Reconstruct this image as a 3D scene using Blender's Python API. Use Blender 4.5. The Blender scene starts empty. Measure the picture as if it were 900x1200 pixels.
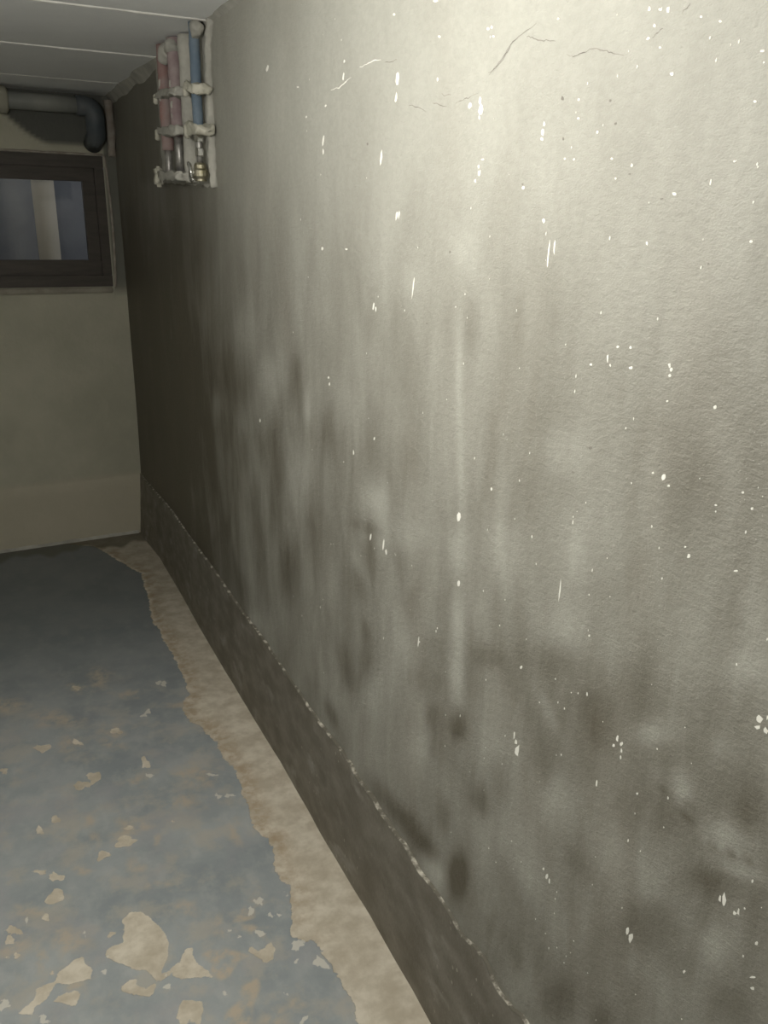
import bpy, bmesh, math, random
import numpy as np
from mathutils import Vector, noise

random.seed(7)
rng = np.random.default_rng(11)
scene = bpy.context.scene
C = scene.collection

# ------------------------------------------------------------------ camera
CAM_Z, F_PX = 1.65, 977.93
PITCH, ROLL, YAW = 0.3328, 0.0196, 0.4537
cy, sy = math.cos(YAW), math.sin(YAW)
fwd = Vector((sy*math.cos(PITCH), cy*math.cos(PITCH), -math.sin(PITCH)))
r0 = Vector((cy, -sy, 0)); u0 = r0.cross(fwd)
right = math.cos(ROLL)*r0 + math.sin(ROLL)*u0
up = -math.sin(ROLL)*r0 + math.cos(ROLL)*u0
cam_data = bpy.data.cameras.new('camera')
cam_data.sensor_fit = 'VERTICAL'; cam_data.sensor_height = 24
cam_data.lens = F_PX/1200*24; cam_data.clip_start = 0.02
cam = bpy.data.objects.new('camera', cam_data); C.objects.link(cam)
from mathutils import Matrix
cam.matrix_world = Matrix(((right.x, up.x, -fwd.x, 0), (right.y, up.y, -fwd.y, 0), (right.z, up.z, -fwd.z, CAM_Z), (0, 0, 0, 1)))
scene.camera = cam

# ------------------------------------------------------------------ world (dusk seen down the window well) and the room's lamp
world = bpy.data.worlds.new('world'); scene.world = world; world.use_nodes = True
world.node_tree.nodes['Background'].inputs[0].default_value = (0.80, 0.84, 0.9, 1)
world.node_tree.nodes['Background'].inputs[1].default_value = 0.8
LAMP = Vector((-0.12, 1.12, 1.86))
lamp_light = bpy.data.lights.new('bulb_light', 'POINT')
lamp_light.energy = 44; lamp_light.color = (1.0, 0.968, 0.90); lamp_light.shadow_soft_size = 0.03
lo = bpy.data.objects.new('bulb_light', lamp_light); C.objects.link(lo); lo.location = LAMP

vs = scene.view_settings
vs.view_transform = 'Standard'; vs.look = 'None'; vs.gamma = 1.0; vs.use_curve_mapping = False; vs.exposure = 0.0

# ------------------------------------------------------------------ measured positions, metres: walls as (y, z), floor as (x, y);
# an ellipse is centre, 2x2 axis matrix, strength
WALL_STAINS = [[2.6603,1.1176,-0.3154,0.0203,0.0574,-0.1305,0.7],[2.2805,1.0437,-0.0982,0.0052,0.0232,-0.0575,0.8],[1.7937,1.1796,-0.1353,0.0007,0.0307,-0.0664,0.35],[2.0274,1.266,-0.0522,0.0032,0.0088,-0.0622,0.6],
 [2.0997,0.6938,-0.0899,0.005,0.0357,-0.0871,0.8],[2.584,0.9547,-0.0918,0.0206,0.0223,-0.1483,0.5],[2.2002,0.877,-0.0789,0.0101,0.0244,-0.1336,0.5],[1.5891,0.8754,-0.0544,-0.0316,0.0288,-0.0383,0.7],
 [1.5605,1.0217,-0.0758,0.0118,0.0133,-0.0189,0.5],[3.6636,0.8478,-0.377,0.0885,0.0768,-0.2852,0.4],[3.1512,1.6709,-0.3322,0.045,-0.0006,-0.1714,0.35],[4.0472,1.4901,-0.3196,0.3127,0.0127,-0.7538,0.4],
 [1.9239,1.2088,-0.0241,0.0014,0.0048,-0.0434,-0.9],[2.799,1.0538,-0.0693,0.0087,0.0135,-0.0493,-0.6],[2.5022,1.0655,-0.0763,0.0072,0.0161,-0.056,-0.6],[2.2089,1.2473,-0.1207,0.0055,0.0197,-0.067,-0.5],
 [1.9541,1.0461,-0.0762,0.003,0.0205,-0.081,-0.5],[1.5319,1.0972,-0.0513,-0.0014,0.0155,-0.0417,-0.6],[2.4129,1.3566,-0.1553,0.0089,0.0174,-0.0747,-0.4],[1.5899,0.913,-0.0263,-0.0329,0.0145,-0.0265,-0.6],
 [1.758,0.8065,-0.0445,0.0003,0.0182,-0.0646,-0.5],[2.4316,0.3861,-0.0872,-0.0649,0.0559,-0.0083,-0.5],[1.4852,1.0926,-0.049,-0.0018,0.0153,-0.0446,-0.5],[1.1742,1.1039,-0.0287,-0.0038,0.0106,-0.0408,-0.6],
 [1.1622,0.9757,-0.0233,-0.0046,0.0106,-0.0491,-0.7],[1.1578,0.8627,-0.0207,-0.0043,0.0111,-0.046,-0.6],[1.0296,1.1631,-0.0469,-0.006,0.0171,-0.0505,-0.5],[1.3851,1.0627,-0.0886,-0.0019,0.0308,-0.0321,-0.4],
 [1.1014,1.036,-0.0266,-0.0042,0.0115,-0.0401,-0.3],[1.1811,1.2692,-0.0111,-0.0091,0.0029,-0.0959,-0.4],[0.8925,0.9445,-0.0124,-0.029,0.0117,-0.0216,-0.5],[1.012,0.8849,-0.0489,-0.0049,0.0281,-0.0419,-0.4],
 [0.8633,1.2148,-0.02,-0.0051,0.0074,-0.0343,-0.4],[1.3707,0.8156,-0.0381,-0.0029,0.0189,-0.0503,-0.4],[1.3039,0.6145,-0.0516,-0.0027,0.0328,-0.0401,-0.4],[1.5021,0.6257,-0.0542,-0.0024,0.0305,-0.0658,-0.4],
 [1.021,0.8016,-0.0606,-0.0046,0.0383,-0.0403,-0.4],[1.2502,0.8752,-0.0461,-0.0028,0.0228,-0.0356,0.5],[1.2689,0.7996,-0.0684,-0.0025,0.0366,-0.0333,0.5],[1.1427,0.7676,-0.0267,-0.003,0.0161,-0.0315,0.9],
 [1.2388,0.7293,-0.0268,-0.0023,0.0158,-0.0299,0.6],[1.0571,0.9545,-0.0492,0.0093,0.0137,-0.0247,0.5],[0.8898,1.0348,-0.0579,0.01,0.0147,-0.0323,0.6],[1.5448,0.9509,-0.0623,-0.0014,0.0235,-0.0441,0.5],
 [1.6649,0.604,-0.0468,-0.0245,0.0284,-0.048,0.8],[1.5368,0.6894,-0.037,-0.0013,0.0192,-0.0436,0.5],[1.5532,0.769,-0.0228,-0.0138,0.0126,-0.0277,0.5],[0.7969,0.9903,-0.0394,-0.0417,0.043,-0.0241,0.5],
 [0.909,1.3558,-0.0506,-0.0046,0.0125,-0.0321,-0.4],[0.5588,1.193,-0.0256,-0.0039,0.0134,-0.0193,-0.5],[0.5608,1.2608,-0.0146,-0.0075,0.0065,-0.0374,-0.35],[0.6827,1.0322,-0.0242,-0.0024,0.0149,-0.014,-0.5],
 [0.8708,1.091,-0.0475,-0.0053,0.0224,-0.0364,-0.4],[0.5659,1.0868,-0.0247,-0.003,0.0157,-0.0154,-0.3],[0.7105,1.0735,-0.0663,-0.0072,0.0371,-0.042,0.5],[0.7817,1.0131,-0.027,-0.0089,0.0156,-0.0569,0.4],
 [0.6406,1.0269,-0.037,-0.0033,0.0239,-0.018,0.5],[0.6442,1.3817,-0.0473,-0.0091,0.0135,-0.0473,0.3],[0.5933,1.2272,-0.0283,-0.0096,0.0132,-0.049,0.3],[0.7317,1.2253,-0.0438,-0.0066,0.0179,-0.0386,0.25],
 [0.8517,0.8092,-0.0437,-0.0051,0.0312,-0.0362,-0.6],[0.7207,0.826,-0.029,-0.0068,0.0228,-0.042,-0.45],[0.5411,0.9795,-0.0277,0.0056,0.0055,-0.0202,-0.9],[0.5201,0.9498,-0.0303,0.0015,0.0132,-0.0117,-0.7],
 [0.6149,0.9899,-0.0124,-0.0101,0.0135,-0.012,-0.7],[0.5321,0.8246,-0.0172,-0.0044,0.0165,-0.0227,-0.6],[0.6465,0.8241,-0.0241,-0.0043,0.0204,-0.0249,-0.3],[0.8934,0.6023,-0.0473,-0.0296,0.0474,-0.0629,-0.5],
 [0.8128,0.5806,-0.0317,-0.0077,0.0297,-0.0542,-0.4],[0.6549,0.6761,-0.0105,-0.0041,0.0104,-0.0241,-0.4],[0.8731,0.4066,-0.0271,-0.0067,0.028,-0.0515,-0.4],[0.5597,0.8976,-0.0302,0.0049,0.0113,-0.023,0.8],
 [0.634,0.7524,-0.051,-0.0062,0.0475,-0.0356,0.8],[0.6735,0.7864,-0.0135,-0.0074,0.0117,-0.0439,0.5],[0.6365,0.9459,-0.04,0.0079,0.0158,-0.043,0.6],[0.5152,1.0347,-0.0186,-0.0061,0.0136,-0.0302,0.5],
 [0.7865,0.4595,-0.0432,-0.0064,0.046,-0.0447,1.0],[0.7844,0.7394,-0.0147,-0.0241,0.0201,-0.0107,0.6],[0.6982,0.5193,-0.0236,-0.0028,0.0259,-0.0177,0.6],[0.4841,0.9045,-0.0162,-0.0127,0.0148,-0.0629,0.5],
 [0.5716,0.7542,-0.0253,-0.0045,0.0251,-0.0242,0.4],[0.4931,0.7678,-0.0237,-0.0044,0.0254,-0.0226,0.5],[0.7076,0.8868,-0.0201,-0.008,0.0149,-0.0481,0.4],[0.7816,0.9285,-0.0207,-0.0091,0.0136,-0.059,0.4],
 [0.905,0.4328,-0.0177,-0.0179,0.0214,-0.0237,0.5],[1.7714,0.4252,-0.0333,-0.04,0.0253,-0.02,0.9],[1.4468,0.3886,-0.0345,-0.0845,0.0392,0.0039,0.8],[1.326,0.4004,-0.0361,-0.0655,0.0442,0.0028,0.9],
 [1.2325,0.4101,-0.0261,-0.0431,0.0349,0.0039,0.8],[1.1151,0.4374,-0.0368,-0.0049,0.031,-0.0524,1.3],[1.0559,0.6576,-0.0239,-0.0131,0.0201,-0.0274,0.9],[1.1778,0.5352,-0.0227,-0.0033,0.0168,-0.0388,0.7],
 [0.9139,0.5664,-0.02,-0.0314,0.0252,-0.0176,0.5],[1.2244,0.6791,-0.0233,-0.0023,0.0146,-0.0283,0.4],[1.3158,0.5581,-0.0528,-0.0047,0.0352,-0.0741,-0.4],[0.9938,0.6352,-0.0708,-0.0058,0.0544,-0.0507,-0.4],
 [1.2112,0.3744,-0.0277,-0.0291,0.0314,-0.012,-0.6],[1.1707,1.4995,-0.0234,-0.0048,0.0026,-0.048,0.6],[1.2044,1.4258,-0.0111,-0.0066,0.0017,-0.0702,-0.5],[1.2141,1.6159,-0.0321,-0.003,0.001,-0.0313,-0.4],
 [0.9395,1.5017,-0.0377,-0.0097,0.0048,-0.0682,0.3],[1.0333,1.5144,-0.0129,-0.0076,0.0014,-0.0604,0.3],[1.3895,1.5515,-0.0671,-0.0019,0.0044,-0.0297,-0.2],[0.6268,0.9751,-0.0322,0.0009,0.0061,-0.0029,0.8],
 [0.5928,0.9627,-0.0321,0.0008,0.0046,-0.0023,0.8],[0.5348,0.96,-0.0396,0.0004,0.0151,-0.0021,0.8],[0.7093,1.7032,-0.0149,-0.0008,0.0035,-0.0012,0.5],[0.5418,0.9631,-0.0379,0.0003,0.0142,-0.0016,-0.5]]
CHIPS = [[1.4594,1.8914,-0.0067,0.0028,-0.0011,-0.013],[1.4645,1.8596,-0.0034,0.0017,-0.0005,-0.0079],[1.2057,1.8212,-0.005,0.0005,-0.0008,-0.004],[1.1768,1.8252,-0.0048,0.0005,-0.0007,-0.0045],
 [1.1732,1.8133,-0.006,0.0008,-0.0009,-0.0068],[1.1768,1.8021,-0.0024,-0.0003,-0.0002,-0.0029],[1.3136,1.8706,-0.0029,-0.0003,-0.0004,-0.0031],[1.5205,1.7667,-0.0037,0.0026,-0.0004,-0.0115],
 [1.1721,1.7345,-0.0025,-0.0003,-0.0001,-0.0024],[1.1609,1.7435,-0.0036,-0.0002,-0.0002,-0.0018],[1.1686,1.7248,-0.0037,0.0006,-0.0003,-0.0054],[1.1799,1.7143,-0.0025,-0.0003,-0.0001,-0.0024],
 [1.4509,1.6635,-0.0052,0.0016,-0.0002,-0.008],[1.4405,1.665,-0.0035,0.0011,-0.0002,-0.0058],[1.8066,1.8142,-0.0049,0.0032,-0.0005,-0.0097],[1.8069,1.7925,-0.0049,0.0001,-0.0003,-0.005],
 [1.6918,1.9491,-0.0043,-0.0,-0.0006,-0.003],[1.6959,1.9226,-0.0043,0.002,-0.0007,-0.0065],[2.1669,2.0006,-0.0097,0.0033,-0.0016,-0.0069],[1.9596,1.9353,-0.0083,0.0001,-0.001,-0.0017],
 [1.7913,1.8803,-0.0048,0.0,-0.0005,-0.0024],[1.9077,1.8698,-0.0053,0.0001,-0.0005,-0.0026],[1.3755,1.542,-0.002,0.0028,0.0,-0.0165],[1.5452,1.492,-0.004,0.0016,0.0002,-0.0076],[1.5331,1.4898,-0.003,-0.0002,0.0003,-0.0049],
 [1.0114,1.7695,-0.0039,0.0003,-0.0005,-0.0047],[1.0089,1.7787,-0.0019,-0.0004,-0.0002,-0.0032],[1.0122,1.7612,-0.0029,-0.0003,-0.0002,-0.0021],[0.7808,1.8095,-0.0033,-0.0004,-0.0004,-0.0021],
 [0.9766,1.6144,-0.0017,0.0007,-0.0,-0.0155],[0.9645,1.6237,-0.0019,0.0004,-0.0001,-0.0098],[0.9942,1.6573,-0.0029,-0.0005,0.0,-0.0033],[0.7034,1.6972,-0.0012,-0.0001,-0.0001,-0.0029],
 [0.7874,1.634,-0.0014,-0.0005,0.0,-0.0028],[0.7535,1.6872,-0.0033,-0.0004,-0.0001,-0.0022],[0.6602,1.814,-0.0026,-0.0003,-0.0004,-0.0015],[0.6394,1.6397,-0.0021,-0.0003,0.0001,-0.0016],
 [0.6754,1.7165,-0.0017,-0.0002,-0.0001,-0.0012],[0.6605,1.77,-0.0021,-0.0002,-0.0002,-0.0012],[0.7203,1.8497,-0.0023,-0.0002,-0.0004,-0.0012],[0.7482,1.8585,-0.0018,-0.0002,-0.0003,-0.0012],
 [0.799,1.8748,-0.0027,-0.0,-0.0007,-0.0028],[0.811,1.877,-0.0027,-0.0002,-0.0005,-0.0013],[0.9964,1.9005,-0.0023,-0.0003,-0.0004,-0.002],[0.8289,1.8803,-0.0021,-0.0004,-0.0004,-0.0026],
 [0.8177,1.8625,-0.0021,-0.0003,-0.0004,-0.0017],[0.8252,1.8511,-0.0028,-0.0003,-0.0004,-0.0017],[0.8042,1.8387,-0.002,-0.0002,-0.0003,-0.0013],[0.9401,1.8012,-0.0026,-0.0002,-0.0003,-0.0015],
 [0.9369,1.7795,-0.0026,-0.0002,-0.0002,-0.0015],[0.8975,1.7607,-0.0024,-0.0002,-0.0002,-0.0015],[0.9581,1.7339,-0.0023,-0.0002,-0.0001,-0.0015],[0.9383,1.7319,-0.0022,-0.0002,-0.0001,-0.0015],
 [0.8656,1.729,-0.0023,-0.0002,-0.0001,-0.0014],[0.828,1.7196,-0.0022,-0.0003,-0.0001,-0.0019],[1.0485,1.7011,-0.0031,-0.0003,-0.0001,-0.0022],[0.8542,1.7066,-0.0015,-0.0002,-0.0001,-0.0014],
 [0.8174,1.5109,-0.0023,-0.0003,0.0003,-0.0015],[0.7945,1.5129,-0.0022,-0.0003,0.0003,-0.0015],[0.8339,1.4937,-0.0016,-0.0,0.0001,-0.0059],[0.8278,1.486,-0.0016,-0.0003,0.0002,-0.0021],
 [0.8655,1.4814,-0.0025,-0.0003,0.0004,-0.0016],[0.7277,1.5013,-0.002,-0.0004,0.0003,-0.0024],[0.7242,1.4969,-0.002,-0.0004,0.0003,-0.0024],[0.7257,1.4897,-0.002,-0.0003,0.0003,-0.0019],
 [0.7904,1.4886,-0.003,-0.0003,0.0005,-0.002],[0.7244,1.46,-0.002,-0.0002,0.0004,-0.001],[0.6544,1.4667,-0.0023,-0.0004,0.0005,-0.0023],[0.7153,1.3699,-0.0034,-0.0001,0.0007,-0.0037],
 [0.7327,1.3704,-0.0021,-0.0003,0.0006,-0.0015],[0.7054,1.362,-0.002,-0.0003,0.0006,-0.0015],[0.5853,1.371,-0.0021,-0.0003,0.0007,-0.0014],[0.6005,1.3846,-0.0016,-0.0003,0.0005,-0.0014],
 [0.6603,1.2882,-0.0025,-0.0005,0.0009,-0.0025],[0.6674,1.2974,-0.0013,-0.0002,0.0005,-0.001],[0.8171,1.1096,-0.0017,-0.0003,0.0008,-0.0019],[1.0818,1.2478,-0.0025,-0.0003,0.0007,-0.0028],
 [0.6326,1.3601,-0.0017,-0.0002,0.0005,-0.0009],[0.5924,1.2964,-0.0028,-0.0003,0.0011,-0.0014],[0.8893,1.1488,-0.0014,0.0002,0.0005,-0.015],[1.1773,1.1684,-0.0057,0.0007,0.0015,-0.0073],
 [1.166,1.0481,-0.0057,0.0006,0.002,-0.0068],[1.4735,1.0108,-0.0041,0.0021,0.0013,-0.0123],[1.4605,0.9982,-0.0041,-0.0003,0.0015,-0.0057],[1.5376,1.0057,-0.0044,0.0016,0.0013,-0.0084],
 [1.3058,0.863,-0.0026,0.0017,0.0011,-0.0141],[1.5279,1.2272,-0.0042,-0.0002,0.001,-0.0045],[0.9594,0.829,-0.0058,0.0004,0.0033,-0.0118],[0.9697,0.8522,-0.0023,0.0003,0.0013,-0.0084],
 [0.9636,0.8429,-0.0035,-0.0005,0.0022,-0.0038],[0.9663,0.982,-0.0034,-0.0004,0.0018,-0.0029],[0.5296,1.146,-0.0041,-0.0005,0.002,-0.0061],[0.5286,1.1357,-0.0036,-0.0004,0.0022,-0.0019],
 [0.5187,1.1374,-0.0025,-0.0003,0.0013,-0.0036],[0.7385,0.9896,-0.0024,-0.0001,0.0013,-0.0047],[0.7433,0.9757,-0.0024,-0.0003,0.0015,-0.0019],[0.7294,0.9872,-0.0031,-0.0005,0.002,-0.0031],
 [0.7278,0.9773,-0.0016,-0.0005,0.001,-0.0031],[0.7277,0.9664,-0.0016,-0.0004,0.001,-0.0025],[0.7673,0.8974,-0.0013,-0.0001,0.0008,-0.0057],[0.6886,0.9353,-0.0022,-0.0003,0.0016,-0.0018],
 [0.5298,0.895,-0.0028,-0.0009,0.0022,-0.0113],[0.5358,0.8923,-0.0017,-0.0003,0.0013,-0.0042],[0.5134,0.8904,-0.0022,-0.0005,0.0019,-0.0027],[0.5085,0.8974,-0.0016,-0.0004,0.0013,-0.0047],
 [0.6706,0.7168,-0.0023,-0.0003,0.0019,-0.0066],[0.6627,0.7119,-0.0038,-0.0004,0.0032,-0.0081],[0.8614,0.6678,-0.0021,-0.0004,0.0017,-0.0031],[0.8513,0.6609,-0.0031,-0.0006,0.0026,-0.0046],
 [0.8438,0.6568,-0.002,-0.0006,0.0017,-0.0046],[0.4788,0.8782,-0.0015,-0.0004,0.0014,-0.0021],[0.4752,0.8305,-0.0031,-0.0002,0.0031,-0.0011],[0.4724,0.8164,-0.0025,-0.0004,0.0026,-0.0022],
 [0.5683,0.7445,-0.0019,-0.0004,0.0019,-0.0024],[1.6844,1.5977,-0.0068,-0.0,0.0002,-0.0026],[1.8148,1.5952,-0.0051,0.0001,0.0002,-0.0036],[2.3159,1.097,-0.0083,0.0005,0.0018,-0.0052],
 [1.6328,1.1717,-0.0035,-0.0001,0.0009,-0.0048],[1.7767,1.2983,-0.0052,0.0,0.0009,-0.004],[1.7818,1.3132,-0.0052,0.0,0.0009,-0.003],[1.1545,1.9176,-0.0034,-0.0003,-0.0006,-0.0027],
 [1.1486,1.9048,-0.0034,-0.0002,-0.0005,-0.0016],[1.3129,1.9312,-0.0042,-0.0001,-0.0007,-0.0018],[1.478,1.9916,-0.0051,-0.0001,-0.0009,-0.002],[1.3282,1.9837,-0.0071,-0.0001,-0.0013,-0.0018],
 [1.1635,1.9169,-0.0035,-0.0002,-0.0006,-0.0022],[1.3023,0.8647,-0.0035,-0.0001,0.0017,-0.0018]]
PITS = [[0.6404,1.0257,-0.0026,-0.0003,0.0017,-0.0017],[0.974,1.8068,-0.0027,-0.0004,-0.0003,-0.0025],[0.9652,1.7578,-0.0018,-0.0003,-0.0001,-0.0021],[0.8308,1.7105,-0.0022,-0.0002,-0.0001,-0.0009],
 [0.7331,1.2057,-0.0029,-0.0004,0.0013,-0.0022],[0.6695,1.2793,-0.0026,-0.0003,0.001,-0.0015],[0.571,0.9852,-0.0023,-0.0002,0.0017,-0.0011],[0.5764,0.8514,-0.0025,-0.0002,0.0022,-0.0012],
 [0.5017,0.8757,-0.0016,-0.0003,0.0015,-0.0016],[0.8657,1.7676,-0.0023,-0.0002,-0.0002,-0.0014],[0.6914,1.6157,-0.0012,-0.0002,0.0001,-0.0009],[0.7724,1.6822,-0.002,-0.0002,-0.0,-0.0009],
 [0.8792,1.7938,-0.0023,-0.0002,-0.0002,-0.0014],[1.5824,1.7927,-0.0039,-0.0001,-0.0003,-0.0023],[1.2491,1.6081,-0.0028,-0.0002,0.0001,-0.002],[1.0511,1.7057,-0.0021,-0.0002,-0.0001,-0.0017],
 [0.8824,1.3308,-0.0027,-0.0002,0.0007,-0.0012],[0.8504,1.3726,-0.0034,-0.0003,0.0008,-0.0017],[1.3196,1.4847,-0.0031,-0.0001,0.0003,-0.0015]]
CRACKS = [[[1.1562,1.8558],[1.14,1.8641],[1.1242,1.8722],[1.1088,1.88],[1.0981,1.8903],[1.0756,1.8965],[1.0432,1.9036]],[[1.0637,1.8918],[1.0505,1.8878],[1.0367,1.8826],[1.0185,1.8794],[0.9972,1.8753]],[[0.9723,1.8562],
 [0.9641,1.8535],[0.9574,1.8522],[0.9386,1.8538],[0.9264,1.8551],[0.908,1.8531],[0.8956,1.8492],[0.8834,1.845],[0.8629,1.8396]],[[0.8183,1.8513],[0.8112,1.8543],[0.8033,1.8574]],[[0.7764,1.8674],[0.7702,1.871],
 [0.7663,1.8744]],[[1.4141,1.8435],[1.3789,1.8361],[1.3509,1.8268]],[[1.2978,1.849],[1.2891,1.8444],[1.2672,1.8432]],[[1.25,1.8293],[1.2295,1.8319],[1.2118,1.8324],[1.1828,1.8362]],[[1.3282,1.8386],[1.3049,1.8332],
 [1.2794,1.8281]],[[1.157,1.859],[1.135,1.8638],[1.1205,1.8715],[1.1051,1.8863]],[[1.5125,1.9227],[1.4846,1.9207],[1.4643,1.9205]]]
PALE_CRACKS = [[[1.6175,1.9286],[1.5864,1.9301],[1.5637,1.9318],[1.527,1.9289]],[[1.7628,1.9075],[1.7176,1.9054],[1.6915,1.9093],[1.6762,1.9141],[1.6578,1.9163]]]
PLINTH_TOP = [[0.8705,0.3372],[0.909,0.3237],[0.9509,0.3207],[0.9721,0.328],[0.9949,0.3467],[1.0373,0.341],[1.0876,0.3254],[1.1435,0.3396],[1.2162,0.3383],[1.2702,0.3339],[1.3281,0.3471],[1.3881,0.3427],[1.4517,0.3427],
 [1.5096,0.3544],[1.5802,0.3449],[1.6337,0.362],[1.7063,0.3611],[1.8785,0.3542],[2.0527,0.3618],[2.3284,0.3716],[2.569,0.361],[2.8345,0.369],[2.9964,0.3719],[3.2027,0.3718],[3.4325,0.3717],[3.7264,0.3725],[3.9223,0.3627],
 [4.3479,0.3374]]
PLINTH_BOTTOM = [[1.168,0.702],[1.259,0.711],[1.362,0.71],[1.496,0.718],[1.612,0.712],[1.769,0.708],[1.981,0.716],[2.206,0.723],[2.374,0.713],[2.613,0.709],[2.882,0.702],[3.217,0.7],[3.599,0.714],[4.029,0.711]]
FLOOR_BARE = [[[0.166,1.761],[0.196,1.747],[0.212,1.71],[0.229,1.676],[0.236,1.635],[0.225,1.585],[0.209,1.557],[0.19,1.529],[0.178,1.557],[0.172,1.568],[0.151,1.575],[0.13,1.599],[0.115,1.617],[0.091,1.643],[0.096,1.659],
 [0.114,1.666],[0.136,1.668],[0.145,1.708],[0.146,1.74]],[[0.04,1.664],[0.046,1.643],[0.06,1.619],[0.053,1.594],[0.032,1.596],[0.0,1.602],[-0.019,1.619],[-0.023,1.613],[-0.033,1.595],[-0.051,1.572],[-0.067,1.568],
 [-0.076,1.552],[-0.09,1.559],[-0.105,1.566],[-0.081,1.58],[-0.067,1.59],[-0.063,1.615],[-0.043,1.622],[-0.023,1.618],[-0.012,1.641],[0.015,1.661]],[[-0.033,1.566],[-0.022,1.577],[-0.006,1.58],[0.021,1.573],[0.026,1.558],
 [0.015,1.536],[0.005,1.538],[-0.013,1.552]],[[0.112,1.545],[0.131,1.556],[0.145,1.549],[0.149,1.528],[0.162,1.514],[0.182,1.521],[0.17,1.491],[0.132,1.511],[0.114,1.53]],[[0.27,1.588],[0.281,1.583],[0.28,1.554],
 [0.289,1.53],[0.302,1.505],[0.307,1.478],[0.291,1.491],[0.239,1.506],[0.224,1.525],[0.224,1.547],[0.247,1.562],[0.261,1.582]],[[0.193,1.524],[0.205,1.541],[0.224,1.544],[0.22,1.529],[0.206,1.524]],[[0.221,1.445],
 [0.232,1.452],[0.271,1.431],[0.268,1.409],[0.255,1.395],[0.249,1.377],[0.231,1.401],[0.217,1.386],[0.209,1.411]],[[0.424,1.507],[0.46,1.521],[0.466,1.495],[0.448,1.47],[0.429,1.469],[0.418,1.49],[0.403,1.517],
 [0.411,1.526]],[[-0.024,1.877],[0.004,1.915],[0.022,1.906],[0.021,1.868],[-0.005,1.863]]]
FLOOR_BARE_SPOTS = [[0.136,1.989,0.0124,-0.0022,-0.0062,-0.0156],[-0.024,1.995,0.0156,-0.0014,-0.0078,-0.0087],[0.011,1.959,0.0178,0.0,-0.0089,-0.02],[-0.102,1.82,0.0133,0.0,-0.0067,-0.0147],
 [-0.024,1.824,0.0067,0.0,-0.0033,-0.016],[0.116,1.705,0.008,-0.0017,-0.002,-0.0083],[-0.096,1.732,0.0047,0.0,-0.0031,-0.0083],[-0.117,1.736,0.0036,0.0,-0.0009,-0.0039],[-0.026,1.647,0.0053,0.0,-0.0013,-0.0056],
 [-0.11,1.787,0.0098,0.0,-0.0049,-0.0107],[0.163,2.348,0.0112,-0.0065,-0.0056,-0.0294],[0.032,2.196,0.0128,-0.0016,-0.0051,-0.0131],[-0.013,2.166,0.0112,0.0,-0.0056,-0.0147],[0.2,2.02,0.0303,-0.0028,-0.0121,-0.0196],
 [0.135,1.993,0.0121,-0.0023,-0.0061,-0.0163],[0.219,2.071,0.0131,-0.0014,-0.0065,-0.0098],[0.318,2.367,0.0125,-0.0033,-0.0075,-0.03],[0.156,2.367,0.0183,-0.0023,-0.0073,-0.0187],[0.027,2.581,0.0233,-0.0022,-0.014,-0.0217],
 [0.133,2.568,0.0167,-0.0013,-0.01,-0.0147],[0.339,2.048,0.007,-0.0012,-0.0028,-0.0082],[0.12,2.331,0.021,-0.0021,-0.0126,-0.0189],[-0.092,2.502,0.0117,-0.0013,-0.0047,-0.0133],[0.173,2.924,0.012,-0.0027,-0.004,-0.016],
 [0.263,2.582,0.015,-0.0033,-0.009,-0.0183]]
FLOOR_WHITE_SPOTS = [[0.055,1.733,0.0044,0.0,-0.0022,-0.012],[0.081,1.603,0.0071,-0.0009,-0.0036,-0.0044],[-0.069,1.835,0.004,0.0,-0.002,-0.0087],[0.095,1.641,0.0044,-0.001,-0.0022,-0.005],
 [0.317,2.294,0.0093,-0.0012,-0.0037,-0.0105],[0.487,2.108,0.0093,-0.0028,-0.0037,-0.0112],[0.518,2.098,0.0105,-0.0019,-0.0042,-0.0075],[0.317,2.293,0.0067,-0.002,-0.0027,-0.008],[0.493,2.22,0.0117,-0.0013,-0.007,-0.006],
 [0.454,2.844,0.01,-0.003,-0.004,-0.012],[0.471,2.825,0.012,-0.0027,-0.006,-0.016],[0.382,2.66,0.012,-0.0023,-0.004,-0.0128],[0.364,2.642,0.008,-0.002,-0.0027,-0.011],[0.483,1.599,0.0068,-0.0015,-0.0034,-0.0073],
 [0.504,1.591,0.0059,-0.0012,-0.0039,-0.0061],[0.442,1.373,0.0033,-0.0017,-0.0022,-0.0068],[0.46,1.293,0.0064,-0.0037,-0.0016,-0.0055],[0.321,1.429,0.0033,-0.0007,-0.0022,-0.0029],[0.395,1.568,0.002,-0.0005,-0.001,-0.0024],
 [0.542,1.66,0.0029,-0.0015,-0.0015,-0.0037],[0.545,1.643,0.0039,-0.0017,-0.002,-0.0051],[0.211,1.499,0.0056,-0.0014,-0.0037,-0.007],[-0.13,1.603,0.012,-0.0033,-0.008,-0.0133],[-0.052,1.526,0.01,-0.0027,-0.0067,-0.0107],
 [0.514,1.486,0.0108,-0.0064,-0.0054,-0.0159],[0.494,1.442,0.0059,-0.002,-0.0029,-0.0049],[0.546,1.418,0.0108,-0.0054,-0.0054,-0.0134],[0.554,1.399,0.0078,-0.0029,-0.002,-0.0073],[0.444,1.556,0.0108,-0.0034,-0.0054,-0.0086],
 [0.473,1.656,0.0088,-0.0022,-0.0044,-0.0132],[0.379,1.595,0.0066,-0.0012,-0.0044,-0.0061],[0.446,1.368,0.0047,-0.0014,-0.0023,-0.0056],[0.445,1.635,0.0068,-0.0034,-0.0034,-0.0103],
 [0.206,1.502,0.0062,-0.0013,-0.0031,-0.0053],[0.212,1.532,0.004,-0.0013,-0.0013,-0.0067],[0.492,2.216,0.0083,-0.002,-0.0033,-0.0053]]
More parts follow.
